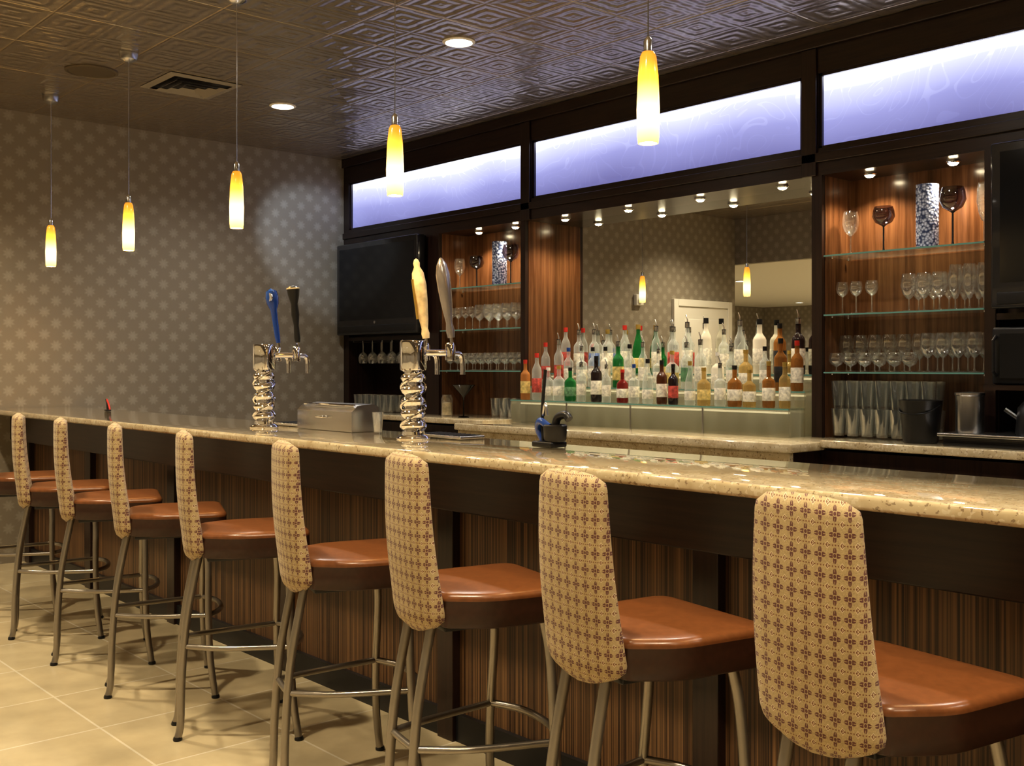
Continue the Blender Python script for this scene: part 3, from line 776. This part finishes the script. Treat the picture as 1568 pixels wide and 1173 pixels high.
b.tube([(.03, 0, .05), (.04, 0, .10), (.08, 0, .115), (.10, 0, .10)], .014, 'black', 10, 5)
b.tube([(-.03, .0, .11), (-.01, -.01, .15), (-.0, -.01, .11)], .006, 'steel', 8, 4)
b.obj('gun_and_holder', parent=e)
b = MB(); b.box(-.02, .02, -.015, .015, 0, .01, 'black', .003); b.tube([(0, 0, .01), (-.005, 0, .04), (-.02, 0, .075)], .008, 'black', 8, 3); b.tube([(-.02, 0, .075), (.01, 0, .05), (.035, 0, .012)], .006, 'red', 8, 3)
b.obj('wine_opener', loc=(-6.75, 2.58, 1.0705))

# ---------------------------------------------------------------- pendants
pm = None
for x in (-7.2, -5.92, -4.63, -3.345, -2.07, -.79, .49):
    e = empty('pendant_lamp', (x, 2.38, 2.006))
    b = MB(); b.lathe([(.030, 0), (.0325, .02), (.034, .10), (.030, .20), (.024, .255), (.018, .268), (.012, .27)], (0, 0, 0), 28, 'pendant')
    b.lathe([(.027, .0), (.029, .05), (.025, .2)], (0, 0, 0), 24, 'pendant'); b.lathe([(.030, 0), (.027, 0)], (0, 0, 0), 28, 'pendant')
    if pm is None: pm = b.mesh('shade', ang=60)
    mkobj('shade', pm, parent=e)
    b = MB(); b.lathe([(0, .262), (.013, .262), (.014, .30), (.008, .31), (.003, .315), (0, .315)], (0, 0, 0), 14, 'steel')
    b.tube([(0, 0, .30), (0, 0, 1.10)], .0022, 'steel', 6, 0)
    b.lathe([(0, 1.06), (.02, 1.06), (.045, 1.075), (.052, 1.10), (.052, 1.113), (0, 1.113)], (0, 0, 0), 24, 'steel')
    b.obj('cord_and_canopy', parent=e)
    point('bulb', (0, 0, .03), 12, (1, .66, .28), .02, parent=e)

# ---------------------------------------------------------------- downlights
def downlight(x, y, z, energy, col=(1, .9, .75), size=115, blend=.8):
    e = empty('recessed_downlight', (x, y, z))
    b = MB(); b.lathe([(.088, 0), (.09, -.004), (.075, -.010), (.070, -.003)], (0, 0, 0), 28, 'white'); b.lathe([(.071, -.003), (.04, -.004), (0, -.004)], (0, 0, 0), 28, 'lamp')
    b.obj('trim_and_lens', parent=e)
    spot('lamp', (0, 0, -.02), energy, col, size, blend, .06, parent=e)
    return e
for x in (-6.42, -4.52, -2.62, -.72, 1.2):
    e = downlight(x, 3.64, H, 88, (1, .94, .85), 150)
    if x == -6.42: spot('wall_washer', (0, 0, -.03), 75, (.66, .80, 1), 34, .6, .04, (-1.36, 1.05, -.70), parent=e)  # added cool spot for the beam on the wall, not part of the fixture
for x in (-6.9, -5.2, -3.5, -1.8, -.1, 1.6): downlight(x, 1.25, H, 165, (1, .84, .59), 130)
for x in (-11.5, -9.2, -6.5, -3.5, -.5, 2.0):
    for y in (-2, -4.5, -7): downlight(x, y, 2.58, 120, (1, .89, .71), 150)  # mostly added lamps, fill light from the lower ceiling behind the camera

# vent and speaker
b = MB(); cx, cy = -6.35, 2.95
b.box(cx-.19, cx+.19, cy-.19, cy+.19, H-.003, H-.001, 'black')
for i, h in enumerate((.235, .165, .115, .065)):
    for a in (0, 1, 2, 3):
        R = Matrix.Rotation(a*math.pi/2, 3, 'Z'); w = .045 if i == 0 else .026
        q = [(-h, -h, H-.004 if i == 0 else H-.026), (h, -h, H-.004 if i == 0 else H-.026), (h-w, -h+w, H-.012), (-h+w, -h+w, H-.012)]
        b.add([R@Vector((p[0], p[1], 0))+Vector((cx, cy, p[2])) for p in q], [(0, 1, 2, 3)], 'vent')
b.obj('ceiling_air_vent', smooth=False)
b = MB(); b.lathe([(.15, 0), (.15, -.006), (.135, -.010), (.13, -.006), (0, -.006)], (-6.43, 2.36, H), 36, P('speaker_grille', (.15, .12, .08), .5, .5)); b.obj('ceiling_speaker')

# ---------------------------------------------------------------- world + camera
w = bpy.data.worlds.new('World'); S.world = w; w.use_nodes = True
w.node_tree.nodes['Background'].inputs[0].default_value = (.5, .45, .4, 1); w.node_tree.nodes['Background'].inputs[1].default_value = .2
cam = bpy.data.cameras.new('Camera'); co = mkobj('Camera', cam, (0, 0, 1.35))
co.rotation_euler = (math.radians(90), 0, math.radians(48.3))
cam.sensor_width = 36; cam.lens = 36*1631/1568; cam.shift_y = -24.5/1568; cam.clip_start = .05
S.camera = co
